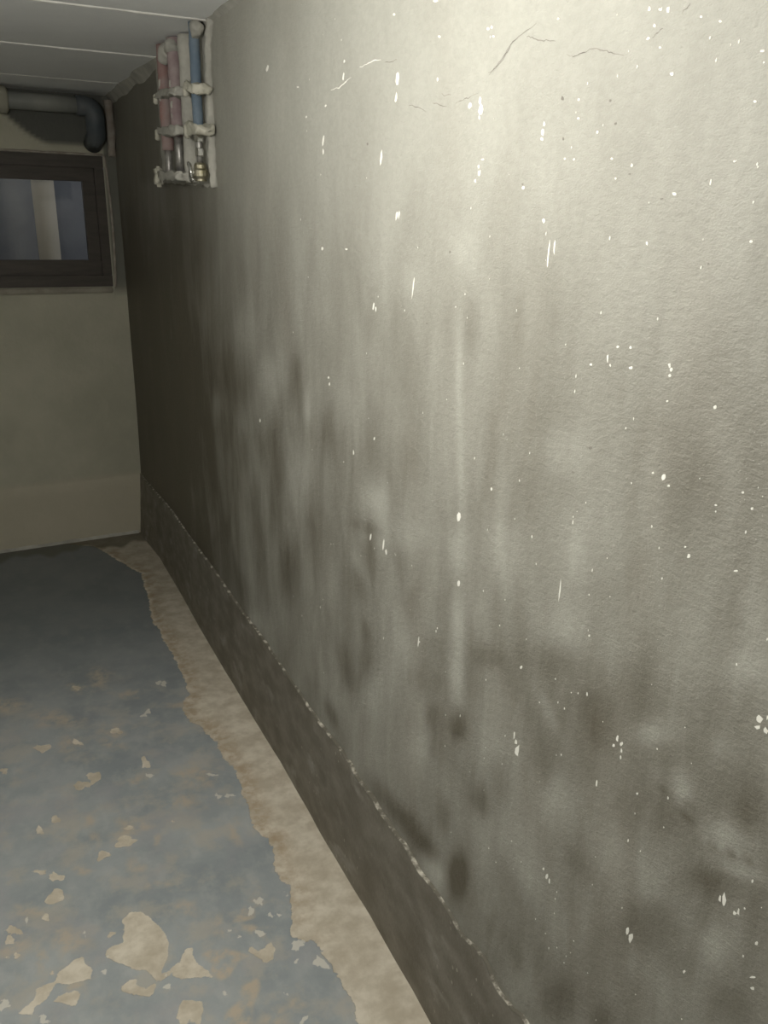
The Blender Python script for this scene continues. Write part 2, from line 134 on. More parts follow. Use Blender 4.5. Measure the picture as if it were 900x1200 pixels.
FLOOR_THIN = [[[0.303,1.569],[0.35,1.554],[0.398,1.506],[0.37,1.499],[0.34,1.463],[0.322,1.468],[0.303,1.492],[0.314,1.522],[0.299,1.551]],[[0.289,1.347],[0.296,1.356],[0.312,1.381],[0.35,1.398],[0.359,1.429],[0.402,1.44],
 [0.398,1.411],[0.365,1.367],[0.348,1.314]],[[0.394,1.618],[0.424,1.648],[0.452,1.666],[0.486,1.67],[0.479,1.646],[0.455,1.642],[0.445,1.609],[0.418,1.61]],[[0.405,1.602],[0.433,1.589],[0.453,1.566],[0.452,1.531],
 [0.441,1.547],[0.41,1.582]]]
FLOOR_THIN_SPOTS = [[0.079,1.951,0.0178,-0.0022,-0.0089,-0.0156],[0.21,1.91,0.025,-0.0033,-0.01,-0.02],[0.014,1.736,0.0267,0.0,-0.0133,-0.0333],[-0.044,1.702,0.0133,-0.0056,-0.0044,-0.0278],
 [-0.063,1.862,0.0267,0.0,-0.0133,-0.02],[0.237,1.827,0.0178,-0.0044,-0.0089,-0.0133],[0.015,1.59,0.0222,0.0,-0.0056,-0.0111],[-0.099,1.757,0.0311,0.0,-0.0078,-0.0278],[0.276,2.265,0.0175,-0.0028,-0.0105,-0.0252],
 [0.379,2.126,0.0443,-0.0084,-0.0177,-0.0336],[0.453,2.207,0.035,-0.0093,-0.014,-0.0373],[0.125,2.063,0.0131,-0.0042,-0.0065,-0.0294],[0.225,2.072,0.0467,-0.0051,-0.0187,-0.0359],[0.079,1.95,0.021,-0.0021,-0.0084,-0.0126],
 [0.208,1.915,0.0233,-0.0033,-0.0117,-0.0196],[0.247,1.819,0.028,-0.0021,-0.014,-0.0126],[0.297,1.715,0.0233,-0.0047,-0.0117,-0.028],[0.484,1.918,0.0117,-0.0058,-0.0047,-0.0408],[0.12,2.147,0.0117,-0.0023,-0.0047,-0.0187],
 [0.259,2.964,0.04,-0.01,-0.0133,-0.06],[0.338,2.807,0.04,-0.005,-0.02,-0.03],[0.173,2.924,0.025,-0.005,-0.0083,-0.03],[0.086,2.737,0.08,-0.0042,-0.04,-0.0458],[0.115,2.568,0.0417,-0.0037,-0.0167,-0.0367],
 [0.254,2.586,0.032,-0.0073,-0.016,-0.0403],[0.238,2.512,0.0333,-0.006,-0.02,-0.027],[0.44,2.263,0.0208,-0.0073,-0.0083,-0.033],[-0.07,2.905,0.05,0.0,-0.0167,-0.06],[0.474,2.217,0.0333,-0.015,-0.02,-0.045],
 [0.404,2.263,0.0167,-0.004,-0.0125,-0.018],[0.285,2.286,0.0167,-0.0023,-0.0067,-0.021],[0.492,2.656,0.0333,-0.006,-0.02,-0.022],[0.282,1.992,0.0093,-0.0065,-0.0047,-0.0229],[0.297,1.714,0.0196,-0.0024,-0.0098,-0.0147],
 [0.358,1.62,0.0098,-0.0073,-0.0049,-0.0367],[0.403,1.322,0.0293,-0.0122,-0.0073,-0.0244],[0.457,1.337,0.0147,-0.0073,-0.0073,-0.0147],[0.017,1.733,0.0373,-0.0093,-0.0187,-0.0467]]
STRIP_EDGE = [[0.223,4.509],[0.425,4.383],[0.514,4.113],[0.585,3.916],[0.561,3.594],[0.535,3.342],[0.546,3.217],[0.547,3.071],[0.549,2.987],[0.551,2.849],[0.54,2.707],[0.514,2.674],[0.496,2.621],[0.5,2.537],[0.53,2.489],
 [0.556,2.374],[0.553,2.268],[0.57,2.207],[0.559,2.096],[0.553,2.004],[0.544,1.927],[0.562,1.872],[0.566,1.822],[0.544,1.743],[0.54,1.697],[0.562,1.677],[0.545,1.624],[0.539,1.581],[0.515,1.513],[0.534,1.493],[0.556,1.477],
 [0.56,1.436],[0.567,1.409],[0.565,1.379],[0.575,1.331],[0.575,1.297],[0.569,1.269],[0.558,1.235],[0.552,1.172]]


WX, H, D, XL, YB = 0.720, 2.194, 4.51, -1.7, -1.5
TILT = -0.043
def back_y(x, off=0.0): return D + TILT*(0.712-x)*1.0 - off      # the back wall stands slightly out of square

# ------------------------------------------------------------------ helpers
def link(name, me, mat=None, parent=None):
    o = bpy.data.objects.new(name, me); C.objects.link(o)
    if mat: me.materials.append(mat)
    if parent: o.parent = parent
    return o
def from_bm(name, bm, mat=None, parent=None, smooth=False):
    me = bpy.data.meshes.new(name); bmesh.ops.recalc_face_normals(bm, faces=bm.faces); bm.to_mesh(me); bm.free()
    if smooth: me.polygons.foreach_set('use_smooth', [True]*len(me.polygons))
    return link(name, me, mat, parent)
def tag(o, label=None, cat=None, group=None, kind=None):
    if label: o['label'] = label
    if cat: o['category'] = cat
    if group: o['group'] = group
    if kind: o['kind'] = kind
    return o
def empty(name, loc):
    o = bpy.data.objects.new(name, None); C.objects.link(o); o.location = loc; o.empty_display_size = .05
    return o
def box_bm(bm, x0, x1, y0, y1, z0, z1, bevel=0.0):
    r = bmesh.ops.create_cube(bm, size=1)
    for v in r['verts']:
        v.co = Vector(((x0+x1)/2+v.co.x*(x1-x0), (y0+y1)/2+v.co.y*(y1-y0), (z0+z1)/2+v.co.z*(z1-z0)))
    if bevel:
        es = list({e for v in r['verts'] for e in v.link_edges})
        bmesh.ops.bevel(bm, geom=es, offset=bevel, segments=2, affect='EDGES')
def tube_bm(bm, pts, radii, seg=16, cap=True):
    pts = [Vector(p) for p in pts]
    if not isinstance(radii, (list, tuple)): radii = [radii]*len(pts)
    rings = []; ref = None
    for i, p in enumerate(pts):
        t = (pts[min(i+1, len(pts)-1)]-pts[max(i-1, 0)]).normalized()
        if ref is None: ref = Vector((1, 0, 0)) if abs(t.x) < .9 else Vector((0, 0, 1))
        a = (ref-t*ref.dot(t)).normalized(); b = t.cross(a); ref = a
        rings.append([bm.verts.new(p+radii[i]*(math.cos(2*math.pi*k/seg)*a+math.sin(2*math.pi*k/seg)*b)) for k in range(seg)])
    for q, w in zip(rings, rings[1:]):
        for k in range(seg): bm.faces.new((q[k], q[(k+1) % seg], w[(k+1) % seg], w[k]))
    if cap: bm.faces.new(rings[0][::-1]); bm.faces.new(rings[-1])
def lump(bm, amp, freq, seed=0):
    for v in bm.verts:
        n = noise.noise_vector((v.co+Vector((seed*3.1, seed, 0)))*freq); v.co += n*amp
def subdiv(bm, n):
    bmesh.ops.subdivide_edges(bm, edges=bm.edges[:], cuts=n, use_grid_fill=True)
def grid_mesh(name, P, attrs=None):
    """P: (n, m, 3) array of points -> one quad grid mesh with float attributes"""
    n, m = P.shape[:2]
    me = bpy.data.meshes.new(name)
    idx = np.arange(n*m).reshape(n, m)
    q = np.stack([idx[:-1, :-1], idx[1:, :-1], idx[1:, 1:], idx[:-1, 1:]], -1).reshape(-1, 4)
    me.vertices.add(n*m); me.vertices.foreach_set('co', P.reshape(-1).astype(np.float32))
    me.loops.add(q.size); me.loops.foreach_set('vertex_index', q.reshape(-1).astype(np.int32))
    me.polygons.add(len(q)); me.polygons.foreach_set('loop_start', np.arange(0, q.size, 4, dtype=np.int32))
    me.polygons.foreach_set('loop_total', np.full(len(q), 4, np.int32))
    me.update(calc_edges=True)
    me.polygons.foreach_set('use_smooth', [True]*len(q))
    for k, a in (attrs or {}).items():
        at = me.attributes.new(k, 'FLOAT', 'POINT'); at.data.foreach_set('value', a.reshape(-1).astype(np.float32))
    return me
def ellipse_field(U, V, e, rough=0.0):
    M = np.array([[e[2], e[3]], [e[4], e[5]]]); I = np.linalg.inv(M)
    a = I[0, 0]*(U-e[0])+I[0, 1]*(V-e[1]); b = I[1, 0]*(U-e[0])+I[1, 1]*(V-e[1])
    ang = np.arctan2(b, a); ph = e[0]*97+e[1]*61
    wob = 1+rough*(.5*np.sin(2*ang+ph)+.45*np.sin(3*ang+ph*2.3)+.3*np.sin(5*ang+ph*3.1)+.2*np.sin(8*ang+ph*1.7))
    return np.sqrt(a*a+b*b)/wob, math.sqrt(abs(np.linalg.det(M)))
def poly_sdf(U, V, poly):
    """signed distance, positive inside"""
    p = np.array(poly); d = np.full(U.shape, 9.0); ins = np.zeros(U.shape, bool)
    for i in range(len(p)):
        a, b = p[i], p[(i+1) % len(p)]; e = b-a
        t = np.clip(((U-a[0])*e[0]+(V-a[1])*e[1])/max(e@e, 1e-9), 0, 1)
        d = np.minimum(d, np.hypot(U-a[0]-t*e[0], V-a[1]-t*e[1]))
        c = ((a[1] > V) != (b[1] > V))
        with np.errstate(all='ignore'):
            ins ^= c & (U < (b[0]-a[0])*(V-a[1])/(b[1]-a[1]+1e-12)+a[0])
    return np.where(ins, d, -d)

# ------------------------------------------------------------------ materials
class NT:
    def __init__(s, name):
        s.m = bpy.data.materials.new(name); s.m.use_nodes = True; s.t = s.m.node_tree; s.t.nodes.clear()
        s.out = s.t.nodes.new('ShaderNodeOutputMaterial'); s.b = s.t.nodes.new('ShaderNodeBsdfPrincipled')
        s.t.links.new(s.b.outputs[0], s.out.inputs[0])
        s.pos = s.t.nodes.new('ShaderNodeNewGeometry').outputs['Position']
    def put(s, sock, v):
        if hasattr(v, 'is_output'): s.t.links.new(v, sock)
        elif isinstance(v, (tuple, list)) and len(v) == 3 and sock.type == 'RGBA': sock.default_value = (*v, 1)
        else: sock.default_value = v
    def math(s, op, a, b=0.0, c=None, clamp=False):
        n = s.t.nodes.new('ShaderNodeMath'); n.operation = op; n.use_clamp = clamp
        s.put(n.inputs[0], a); s.put(n.inputs[1], b)
        if c is not None: s.put(n.inputs[2], c)
        return n.outputs[0]
    def noise(s, scale=(1, 1, 1), freq=1.0, detail=4, rough=.55, off=(0, 0, 0), dist=0.0):
        mp = s.t.nodes.new('ShaderNodeMapping'); s.put(mp.inputs[0], s.pos); mp.inputs['Scale'].default_value = scale; mp.inputs['Location'].default_value = off
        n = s.t.nodes.new('ShaderNodeTexNoise'); s.t.links.new(mp.outputs[0], n.inputs['Vector'])
        n.inputs['Scale'].default_value = freq; n.inputs['Detail'].default_value = detail; n.inputs['Roughness'].default_value = rough; n.inputs['Distortion'].default_value = dist
        return n.outputs['Fac']
    def voronoi(s, freq, scale=(1, 1, 1), rnd=1.0):
        mp = s.t.nodes.new('ShaderNodeMapping'); s.put(mp.inputs[0], s.pos); mp.inputs['Scale'].default_value = scale
        n = s.t.nodes.new('ShaderNodeTexVoronoi'); s.t.links.new(mp.outputs[0], n.inputs['Vector']); n.inputs['Scale'].default_value = freq; n.inputs['Randomness'].default_value = rnd
        return n.outputs['Distance'], n.outputs['Color']
    def range(s, v, a, b, c=0.0, d=1.0, smooth=True):
        n = s.t.nodes.new('ShaderNodeMapRange'); n.interpolation_type = 'SMOOTHSTEP' if smooth else 'LINEAR'
        s.put(n.inputs[0], v)
        for i, x in enumerate((a, b, c, d)): n.inputs[i+1].default_value = x
        return n.outputs[0]
    def mix(s, f, a, b):
        n = s.t.nodes.new('ShaderNodeMix'); n.data_type = 'RGBA'
        s.put(n.inputs[0], f); s.put(n.inputs[6], a); s.put(n.inputs[7], b)
        return n.outputs[2]
    def attr(s, name):
        n = s.t.nodes.new('ShaderNodeAttribute'); n.attribute_name = name; return n.outputs['Fac']
    def sep(s):
        n = s.t.nodes.new('ShaderNodeSeparateXYZ'); s.t.links.new(s.pos, n.inputs[0]); return n.outputs
    def done(s, color, rough=.7, bump=None, dist=.002, strength=1.0, spec=.4, metal=0.0):
        s.put(s.b.inputs['Base Color'], color); s.put(s.b.inputs['Roughness'], rough); s.put(s.b.inputs['Specular IOR Level'], spec); s.put(s.b.inputs['Metallic'], metal)
        if bump is not None:
            n = s.t.nodes.new('ShaderNodeBump'); n.inputs['Distance'].default_value = dist; n.inputs['Strength'].default_value = strength
            s.t.links.new(bump, n.inputs['Height']); s.t.links.new(n.outputs[0], s.b.inputs['Normal'])
        return s.m

def mat_wall_right():
    s = NT('damp_plaster'); z = s.sep()[2]; y = s.sep()[1]
    low = s.range(z, 2.08, 0.85)                                     # rising damp: mottling grows towards the floor
    streak = s.noise((1, 6.2, 1.9), 1.5, 4, .55, (0, 3, 0), .5)
    fine = s.noise((1, 26, 3.0), 1.5, 4, .6, (0, 1, 4))
    blot = s.noise((1, 3.0, 2.0), 1.5, 5, .55, (2, 0, 0), .3)
    mott = s.noise((1, 1.5, 1), 9, 4, .6, (5, 0, 0))
    n = s.math('ADD', s.math('MULTIPLY', s.math('SUBTRACT', streak, .5), 1.7), s.math('MULTIPLY', s.math('SUBTRACT', blot, .5), 1.5))
    n = s.math('ADD', n, s.math('MULTIPLY', s.math('SUBTRACT', fine, .5), .3))
    n = s.math('ADD', n, s.math('MULTIPLY', s.math('SUBTRACT', mott, .5), .35))
    n = s.math('MULTIPLY', n, s.math('ADD', s.math('MULTIPLY', low, .37), .15))
    dampness = s.math('ADD', s.math('ADD', s.math('MULTIPLY', low, .16), s.range(z, 2.0, 1.35, 0, .30)), .225)
    f = s.math('ADD', s.math('ADD', dampness, n), s.math('MULTIPLY', s.attr('stain_falloff'), .42))
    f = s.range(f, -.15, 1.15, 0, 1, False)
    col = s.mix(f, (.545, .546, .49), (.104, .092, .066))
    warm = s.noise((1, 4, 1.5), 1.3, 3, .5, (9, 2, 0))
    col = s.mix(s.range(warm, .5, .75, 0, .09), col, (.33, .28, .225))
    grit = s.noise((1, 1, 1.8), 260, 3, .6); grit2 = s.noise((1, 1, 1.6), 70, 4, .6)
    vd, vc = s.voronoi(150)
    speck = s.math('MULTIPLY', s.math('LESS_THAN', vd, .10), s.range(s.noise((1, 1, 1), 6, 3, .6), .5, .68))
    col = s.mix(s.math('MULTIPLY', speck, .45), col, (.66, .64, .58))
    col = s.mix(s.math('MULTIPLY', s.range(grit2, .3, .7), .10), col, (.1, .09, .07))
    h = s.math('ADD', s.math('MULTIPLY', grit, .5), grit2)
    return s.done(col, s.range(f, 0, 1, .62, .5), h, .0026, .75, .35)
def mat_plinth():
    s = NT('dark_render'); 
    a = s.noise((1, 3, 5), 3, 5, .6); b = s.noise((1, 2.2, 4), 3, 4, .6, (3, 0, 0)); g = s.noise((1, 1, 1), 120, 4, .6)
    col = s.mix(s.range(a, .3, .75), (.135, .121, .094), (.215, .20, .167))
    col = s.mix(s.range(b, .55, .72, 0, .5), col, (.34, .33, .295))
    vd, vc = s.voronoi(42, (1, 1, .7)); sp = s.math('MULTIPLY', s.math('LESS_THAN', vd, .14), s.range(s.noise((1, 1, 1), 5, 3, .6, (4, 4, 4)), .5, .6))
    col = s.mix(s.math('MULTIPLY', sp, .6), col, (.4, .38, .32))
    return s.done(col, .6, s.math('ADD', g, s.math('MULTIPLY', b, 2)), .002, .6, .3)
def mat_lip():
    s = NT('painted_lit_edge'); a = s.noise((1, 1, 1), 38, 4, .6)  # light caught by the plinth's ledge, painted as a pale colour
    return s.done(s.mix(s.range(a, .47, .68), (.13, .12, .095), (.55, .52, .44)), .8, a, .003, .6)
def mat_floor():
    s = NT('painted_concrete')
    y = s.sep()[1]
    e1 = s.noise((1, 1, 1), 55, 5, .68); e2 = s.noise((1, 1, 1), 14, 4, .6, (4, 1, 0))
    wob = s.math('ADD', s.math('MULTIPLY', s.math('SUBTRACT', e1, .5), .014), s.math('MULTIPLY', s.math('SUBTRACT', e2, .5), .022))
    wobe = s.math('MULTIPLY', wob, s.math('ADD', s.math('MULTIPLY', s.attr('edge'), 1.0), 1.0))
    bare = s.range(s.math('ADD', s.attr('bare'), wobe), -.0012, .0012)
    white = s.range(s.math('ADD', s.attr('white'), wob), -.0015, .0015)
    thin = s.math('MULTIPLY', s.attr('thin'), s.range(s.noise((1, 1, 1), 22, 5, .65, (7, 7, 0)), .36, .62))
    cl = s.noise((1, 1, 1), 4.5, 5, .6, (1, 5, 0)); cl2 = s.noise((1.6, 1, 1), 11, 5, .6, (8, 5, 0))
    paint = s.mix(s.range(cl, .3, .7), (.275, .308, .322), (.39, .415, .42))
    paint = s.mix(s.range(cl2, .45, .75, 0, .5), paint, (.48, .49, .475))
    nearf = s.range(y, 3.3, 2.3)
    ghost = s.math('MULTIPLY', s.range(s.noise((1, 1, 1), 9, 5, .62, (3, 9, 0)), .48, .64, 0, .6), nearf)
    paint = s.mix(s.range(y, 2.2, 3.9, 0, .72), paint, (.095, .105, .11))  # farther paint darkened: grime plus lamp fall-off put into the colour
    paint = s.mix(ghost, paint, (.46, .43, .37))
    paint = s.mix(s.math('MULTIPLY', s.range(s.noise((1, 1, 1), 6, 5, .65, (9, 1, 5)), .5, .64, 0, .4), nearf), paint, (.36, .36, .375))
    paint = s.mix(s.math('MULTIPLY', thin, .85), paint, (.52, .44, .33))
    edge_rust = s.attr('rust')
    st = s.noise((1, 1, 1), 13, 5, .6, (2, 2, 2)); st2 = s.noise((1, 1, 1), 26, 5, .6, (2, 6, 2))
    conc = s.mix(s.range(st, .32, .68), (.50, .445, .35), (.70, .645, .54))
    conc = s.mix(s.range(st2, .4, .8, 0, .5), conc, (.40, .34, .25))
    conc = s.mix(s.math('MULTIPLY', edge_rust, s.range(st2, .35, .65, .1, .75)), conc, (.40, .30, .19))
    col = s.mix(bare, paint, conc)
    col = s.mix(s.math('MULTIPLY', white, .85), col, (.66, .64, .57))
    dirt_falloff = s.attr('dirt_falloff')
    col = s.mix(s.math('MULTIPLY', dirt_falloff, .8), col, (.085, .078, .055))
    g = s.noise((1, 1, 1), 160, 4, .6)
    h = s.math('ADD', s.math('MULTIPLY', bare, -.7), s.math('MULTIPLY', g, .35))
    return s.done(col, s.range(bare, 0, 1, .42, .85), s.math('ADD', h, s.math('MULTIPLY', cl2, .6)), .0012, .8, .4)
def mat_back():
    s = NT('old_limewash'); z = s.sep()[2]
    a = s.noise((1, 1, 1), 3, 5, .6); b = s.noise((2, 1, 1), 9, 5, .6)
    col = s.mix(s.range(a, .3, .7), (.37, .362, .285), (.45, .435, .345))
    col = s.mix(s.range(b, .5, .8, 0, .3), col, (.5, .47, .38))
    col = s.mix(s.math('MULTIPLY', s.range(z, .37, .32), .5), col, (.50, .45, .35))
    mould_dark = s.attr('mould_dark')
    col = s.mix(mould_dark, col, (.11, .113, .10))
    return s.done(col, .85, s.math('ADD', b, s.noise((1, 1, 1), 60, 4, .6)), .003, .5, .2)
def mat_simple(name, c1, c2, freq=8, rough=.8, dist=.002, metal=0.0, spec=.3, scale=(1, 1, 1), bf=50):
    s = NT(name); a = s.noise(scale, freq, 5, .6); g = s.noise((1, 1, 1), bf, 4, .6)
    return s.done(s.mix(s.range(a, .3, .7), c1, c2), rough, g, dist, .5, spec, metal)
M = dict(
    wall=mat_wall_right(), plinth=mat_plinth(), lip=mat_lip(), floor=mat_floor(), back=mat_back(),
    ceiling=mat_simple('whitewashed_board', (.82, .835, .83), (.86, .875, .87), 3, .8, .002),
    joint=mat_simple('joint_filler', (.74, .73, .68), (.84, .83, .79), 20, .8, .002),
    mortar=mat_simple('pale_mortar', (.33, .325, .29), (.47, .46, .41), 14, .9, .005),
    mortar_light=mat_simple('cream_mortar', (.43, .42, .345), (.56, .54, .46), 24, .9, .004),
    plain=mat_simple('plain_plaster', (.50, .48, .43), (.58, .56, .50), 3, .85, .002),
    red=mat_simple('red_foam', (.27, .145, .13), (.31, .25, .235), 14, .75, .002),
    mauve=mat_simple('mauve_foam', (.26, .19, .195), (.36, .30, .29), 16, .75, .002),
    blue=mat_simple('blue_foam', (.12, .165, .215), (.20, .245, .28), 14, .7, .002),
    steel=mat_simple('dull_steel', (.22, .21, .20), (.46, .45, .42), 30, .42, .001, .6, .5),
    brass=mat_simple('worn_brass', (.42, .38, .24), (.66, .63, .52), 40, .28, .001, .9, .5),
    chrome=mat_simple('chrome', (.72, .72, .68), (.8, .8, .77), 40, .18, .0005, 1.0, .5),
    frame=mat_simple('dark_brown_frame', (.055, .048, .04), (.078, .067, .056), 6, .55, .001, 0, .3, (1, 1, 6)),
    sill=mat_simple('stone_sill', (.24, .22, .18), (.33, .31, .25), 14, .8, .002),
    bead=mat_simple('frame_sealant', (.26, .225, .19), (.38, .35, .30), 18, .8, .003),
    waste=mat_simple('grey_plastic_pipe', (.20, .21, .195), (.26, .265, .24), 6, .45, .0005),
    collar=mat_simple('beige_plastic_collar', (.34, .33, .265), (.42, .405, .33), 6, .5, .0005),
    dark=mat_simple('dark_pipe', (.07, .085, .095), (.11, .12, .125), 8, .5, .0005),
    well=mat_simple('blue_grey_well', (.14, .148, .168), (.18, .19, .208), 5, .85, .003),
    post=mat_simple('pale_post', (.66, .61, .50), (.76, .70, .59), 6, .8, .002),
    fleck=mat_simple('bare_white_plaster', (.80, .79, .72), (.88, .87, .81), 30, .85, .001),
    crack=mat_simple('crack_shadow_gap', (.16, .15, .13), (.3, .28, .25), 40, .95, .001),
    lamp_white=mat_simple('white_plastic', (.7, .7, .68), (.76, .76, .74), 6, .4, .0005),
)
def glass_mat():
    s = NT('window_glass'); t = s.t
    tr = t.nodes.new('ShaderNodeBsdfTransparent'); tr.inputs[0].default_value = (.87, .87, .86, 1)
    gl = t.nodes.new('ShaderNodeBsdfGlossy'); gl.inputs['Roughness'].default_value = .06
    mx = t.nodes.new('ShaderNodeMixShader'); fr = t.nodes.new('ShaderNodeFresnel'); fr.inputs[0].default_value = 1.5
    t.links.new(fr.outputs[0], mx.inputs[0]); t.links.new(tr.outputs[0], mx.inputs[1]); t.links.new(gl.outputs[0], mx.inputs[2]); t.links.new(mx.outputs[0], s.out.inputs[0])
    return s.m
M['glass'] = glass_mat()
def bulb_mat():
    s = NT('bulb_glass'); t = s.t
    tr = t.nodes.new('ShaderNodeBsdfTransparent'); gl = t.nodes.new('ShaderNodeBsdfGlossy'); gl.inputs['Roughness'].default_value = .05
    mx = t.nodes.new('ShaderNodeMixShader'); mx.inputs[0].default_value = .04
    t.links.new(tr.outputs[0], mx.inputs[1]); t.links.new(gl.outputs[0], mx.inputs[2]); t.links.new(mx.outputs[0], s.out.inputs[0])
    return s.m
M['bulb'] = bulb_mat()

# ------------------------------------------------------------------ right wall
ys = np.concatenate([np.linspace(YB, 0.3, 10)[:-1], np.linspace(0.3, 2.6, 290)[:-1], np.linspace(2.6, D+.03, 130)])
zs = np.linspace(-.02, H+.01, 230)
Y, Z = np.meshgrid(ys, zs, indexing='ij')
stain_falloff = np.zeros(Y.shape)
for e in WALL_STAINS:
    r, _ = ellipse_field(Y, Z, e)
    amp = e[6]*(1.35 if e[6] < 0 else (.6 if e[0] > 2.1 else (.72 if e[0] < 1.0 and e[6] < 1.2 else 1.0)))
    stain_falloff += amp*np.exp(-np.clip(r, 0, 4)**(2.6 if e[6] > 0 else 2.0)*.8)
# far end: damp plus the lamp's fall-off, both put into the colour
far = np.clip((Y-2.15)/1.3, 0, 1); stain_falloff += 1.38*far*far*(3-2*far)
def wave(a, b, ph): return np.sin(a*Y+ph)*np.sin(b*Z+ph*1.7)
stain_falloff += .28*np.clip((1.25-Y)/.7, 0, 1)*np.clip((1.75-Z)/.3, 0, 1)      # the near end is greyer and grittier
def wall_x(y, z):
    return WX + .0018*math.sin(5.1*y+.4)*math.sin(4.3*z+.68) + .0012*math.sin(11.0*y+1.9)*math.sin(7.3*z+3.23)
X = WX + .0018*wave(5.1, 4.3, .4) + .0012*wave(11.0, 7.3, 1.9)
right_wall = link('wall_right', grid_mesh('wall_right', np.stack([X, Y, Z], -1)[:, ::-1], {'stain_falloff': stain_falloff[:, ::-1]}), M['wall'])
tag(right_wall, 'long grey plastered basement wall with damp streaks on the right', kind='structure')

def fleck_mesh(ellipses, thick, seed, mat, name, irregular=.35):
    rd = random.Random(seed); bm = bmesh.new()
    for e in ellipses:
        n = 7; ring = []
        for k in range(n):
            a = 2*math.pi*k/n; rr = 1+rd.uniform(-irregular, irregular)
            u, v = math.cos(a)*rr, math.sin(a)*rr
            ring.append((e[0]+e[2]*u+e[3]*v, e[1]+e[4]*u+e[5]*v))
        base = [bm.verts.new((wall_x(*p)+.001, p[0], p[1])) for p in ring]; top = [bm.verts.new((wall_x(*p)-thick, p[0], p[1])) for p in ring]
        bm.faces.new(top)
        for k in range(n): bm.faces.new((base[k], base[(k+1) % n], top[(k+1) % n], top[k]))
    return from_bm(name, bm, mat, right_wall)
specks = []
for i in range(330):
    y = rng.uniform(.45, 2.1) if i % 4 else rng.uniform(.45, 1.0); z = rng.uniform(.5, 2.15)
    if rng.random() > .25+.75*max(0, 1-abs(y-.7)/1.1): continue
    r = rng.uniform(.0005, .0012); el = rng.uniform(1.0, 2.6)
    specks.append([y, z, r, 0, 0, r*el])
tag(fleck_mesh([c for c in CHIPS]+specks, .0004, 3, M['fleck'], 'plaster_fleck'), 'white flecks and drips where bare plaster shows', kind='stuff')
tag(fleck_mesh(PITS, .0004, 5, M['crack'], 'pit_mark', .3), 'small dark pits', kind='stuff')
def crack_mesh(lines, w, mat, name, seed):
    rd = random.Random(seed); bm = bmesh.new()
    for L in lines:
        pts = []
        for a, b in zip(L, L[1:]):
            for k in range(3):
                t = k/3; pts.append((a[0]+(b[0]-a[0])*t+rd.uniform(-.0012, .0012), a[1]+(b[1]-a[1])*t+rd.uniform(-.0012, .0012)))
        pts.append(tuple(L[-1])); n = len(pts)
        prev = None
        for i, p in enumerate(pts):
            q0, q1 = pts[max(i-1, 0)], pts[min(i+1, n-1)]; d = Vector((q1[0]-q0[0], q1[1]-q0[1])).normalized()
            ww = w*(.25+.75*math.sin(math.pi*(i+.5)/n))*rd.uniform(.5, 1.3)
            pair = (bm.verts.new((wall_x(*p)-.0003, p[0]-d.y*ww, p[1]+d.x*ww)), bm.verts.new((wall_x(*p)-.0003, p[0]+d.y*ww, p[1]-d.x*ww)))
            if prev: bm.faces.new((prev[0], prev[1], pair[1], pair[0]))
            prev = pair
    return from_bm(name, bm, mat, right_wall)
tag(crack_mesh(CRACKS, .0006, M['crack'], 'crack', 1), 'hairline cracks across the upper plaster')
tag(crack_mesh(PALE_CRACKS, .0011, M['fleck'], 'crack', 2), 'pale edged hairline crack')

# ------------------------------------------------------------------ plinth along the foot of the right wall
pt = np.array(PLINTH_TOP); pb = np.array(PLINTH_BOTTOM)
st = np.arange(-1.5, D-.005, .0125)
topz = np.interp(st, pt[:, 0], pt[:, 1]) + np.array([noise.noise(Vector((s*22, 0, 0)))*.005+noise.noise(Vector((s*75, 3, 0)))*.0025 for s in st])
botx = np.interp(st, pb[:, 0], pb[:, 1]); botx = .35*botx+.65*.7095
botx = np.where(st > 4.1, botx-.022*np.clip((st-4.1)/.3, 0, 1), botx)
prof = []
for s, tz, bx in zip(st, topz, botx):
    row = []
    for k in range(13):
        t = k/12; z = -.01+(tz+.01)*t
        x = bx+(.7125-bx)*t + .0015*noise.noise(Vector((0, s*9, z*12)))
        row.append((x, s, z))
    prof.append(row)
P = np.array(prof)
plinth = link('baseboard_right', grid_mesh('baseboard_right', P[::-1]), M['plinth'])
tag(plinth, 'dark render plinth along the foot of the right wall', kind='structure')
lipw = np.array([.0105+.003*noise.noise(Vector((s*30, 8, 0))) for s in st])
lip = np.stack([np.stack([P[:, -1, 0]-.0004, st, P[:, -1, 2]-.0016], -1), np.stack([P[:, -1, 0]-.0002, st, P[:, -1, 2]+.0008], -1),
                np.stack([np.full(len(st), WX+.003), st, P[:, -1, 2]+.0018+.001*np.sin(st*60)], -1)], 1)
lipo = link('plinth_lip', grid_mesh('plinth_lip', lip[::-1]), M['lip'], plinth); tag(lipo, 'broken upper edge of the plinth, painted pale where it catches light')

# ------------------------------------------------------------------ floor
xs = np.concatenate([np.linspace(XL-.05, -.35, 6)[:-1], np.arange(-.35, .76, .0055)])
yf = np.concatenate([np.linspace(YB-.05, 1.0, 6)[:-1], np.arange(1.0, 2.9, .0055), np.arange(2.9, D+.06, .009)])
U, V = np.meshgrid(xs, yf, indexing='ij')
bare = np.full(U.shape, -.5)
for p in FLOOR_BARE: bare = np.maximum(bare, poly_sdf(U, V, p))
for e in FLOOR_BARE_SPOTS:
    r, s_ = ellipse_field(U, V, e, .42); bare = np.maximum(bare, (1-r)*s_)
strip = [[.76, 1.0]] + [[.55, .9], [.56, 1.1]] + STRIP_EDGE[::-1] + [[.2, 4.7], [.8, 4.7], [.8, .9]]
strip = [[.8, -1.5], [.55, -1.5], [.556, 1.1]] + STRIP_EDGE[::-1] + [[.2, 4.6], [.8, 4.6]]
sd = poly_sdf(U, V, strip); bare = np.maximum(bare, sd)
white = np.full(U.shape, -.5)
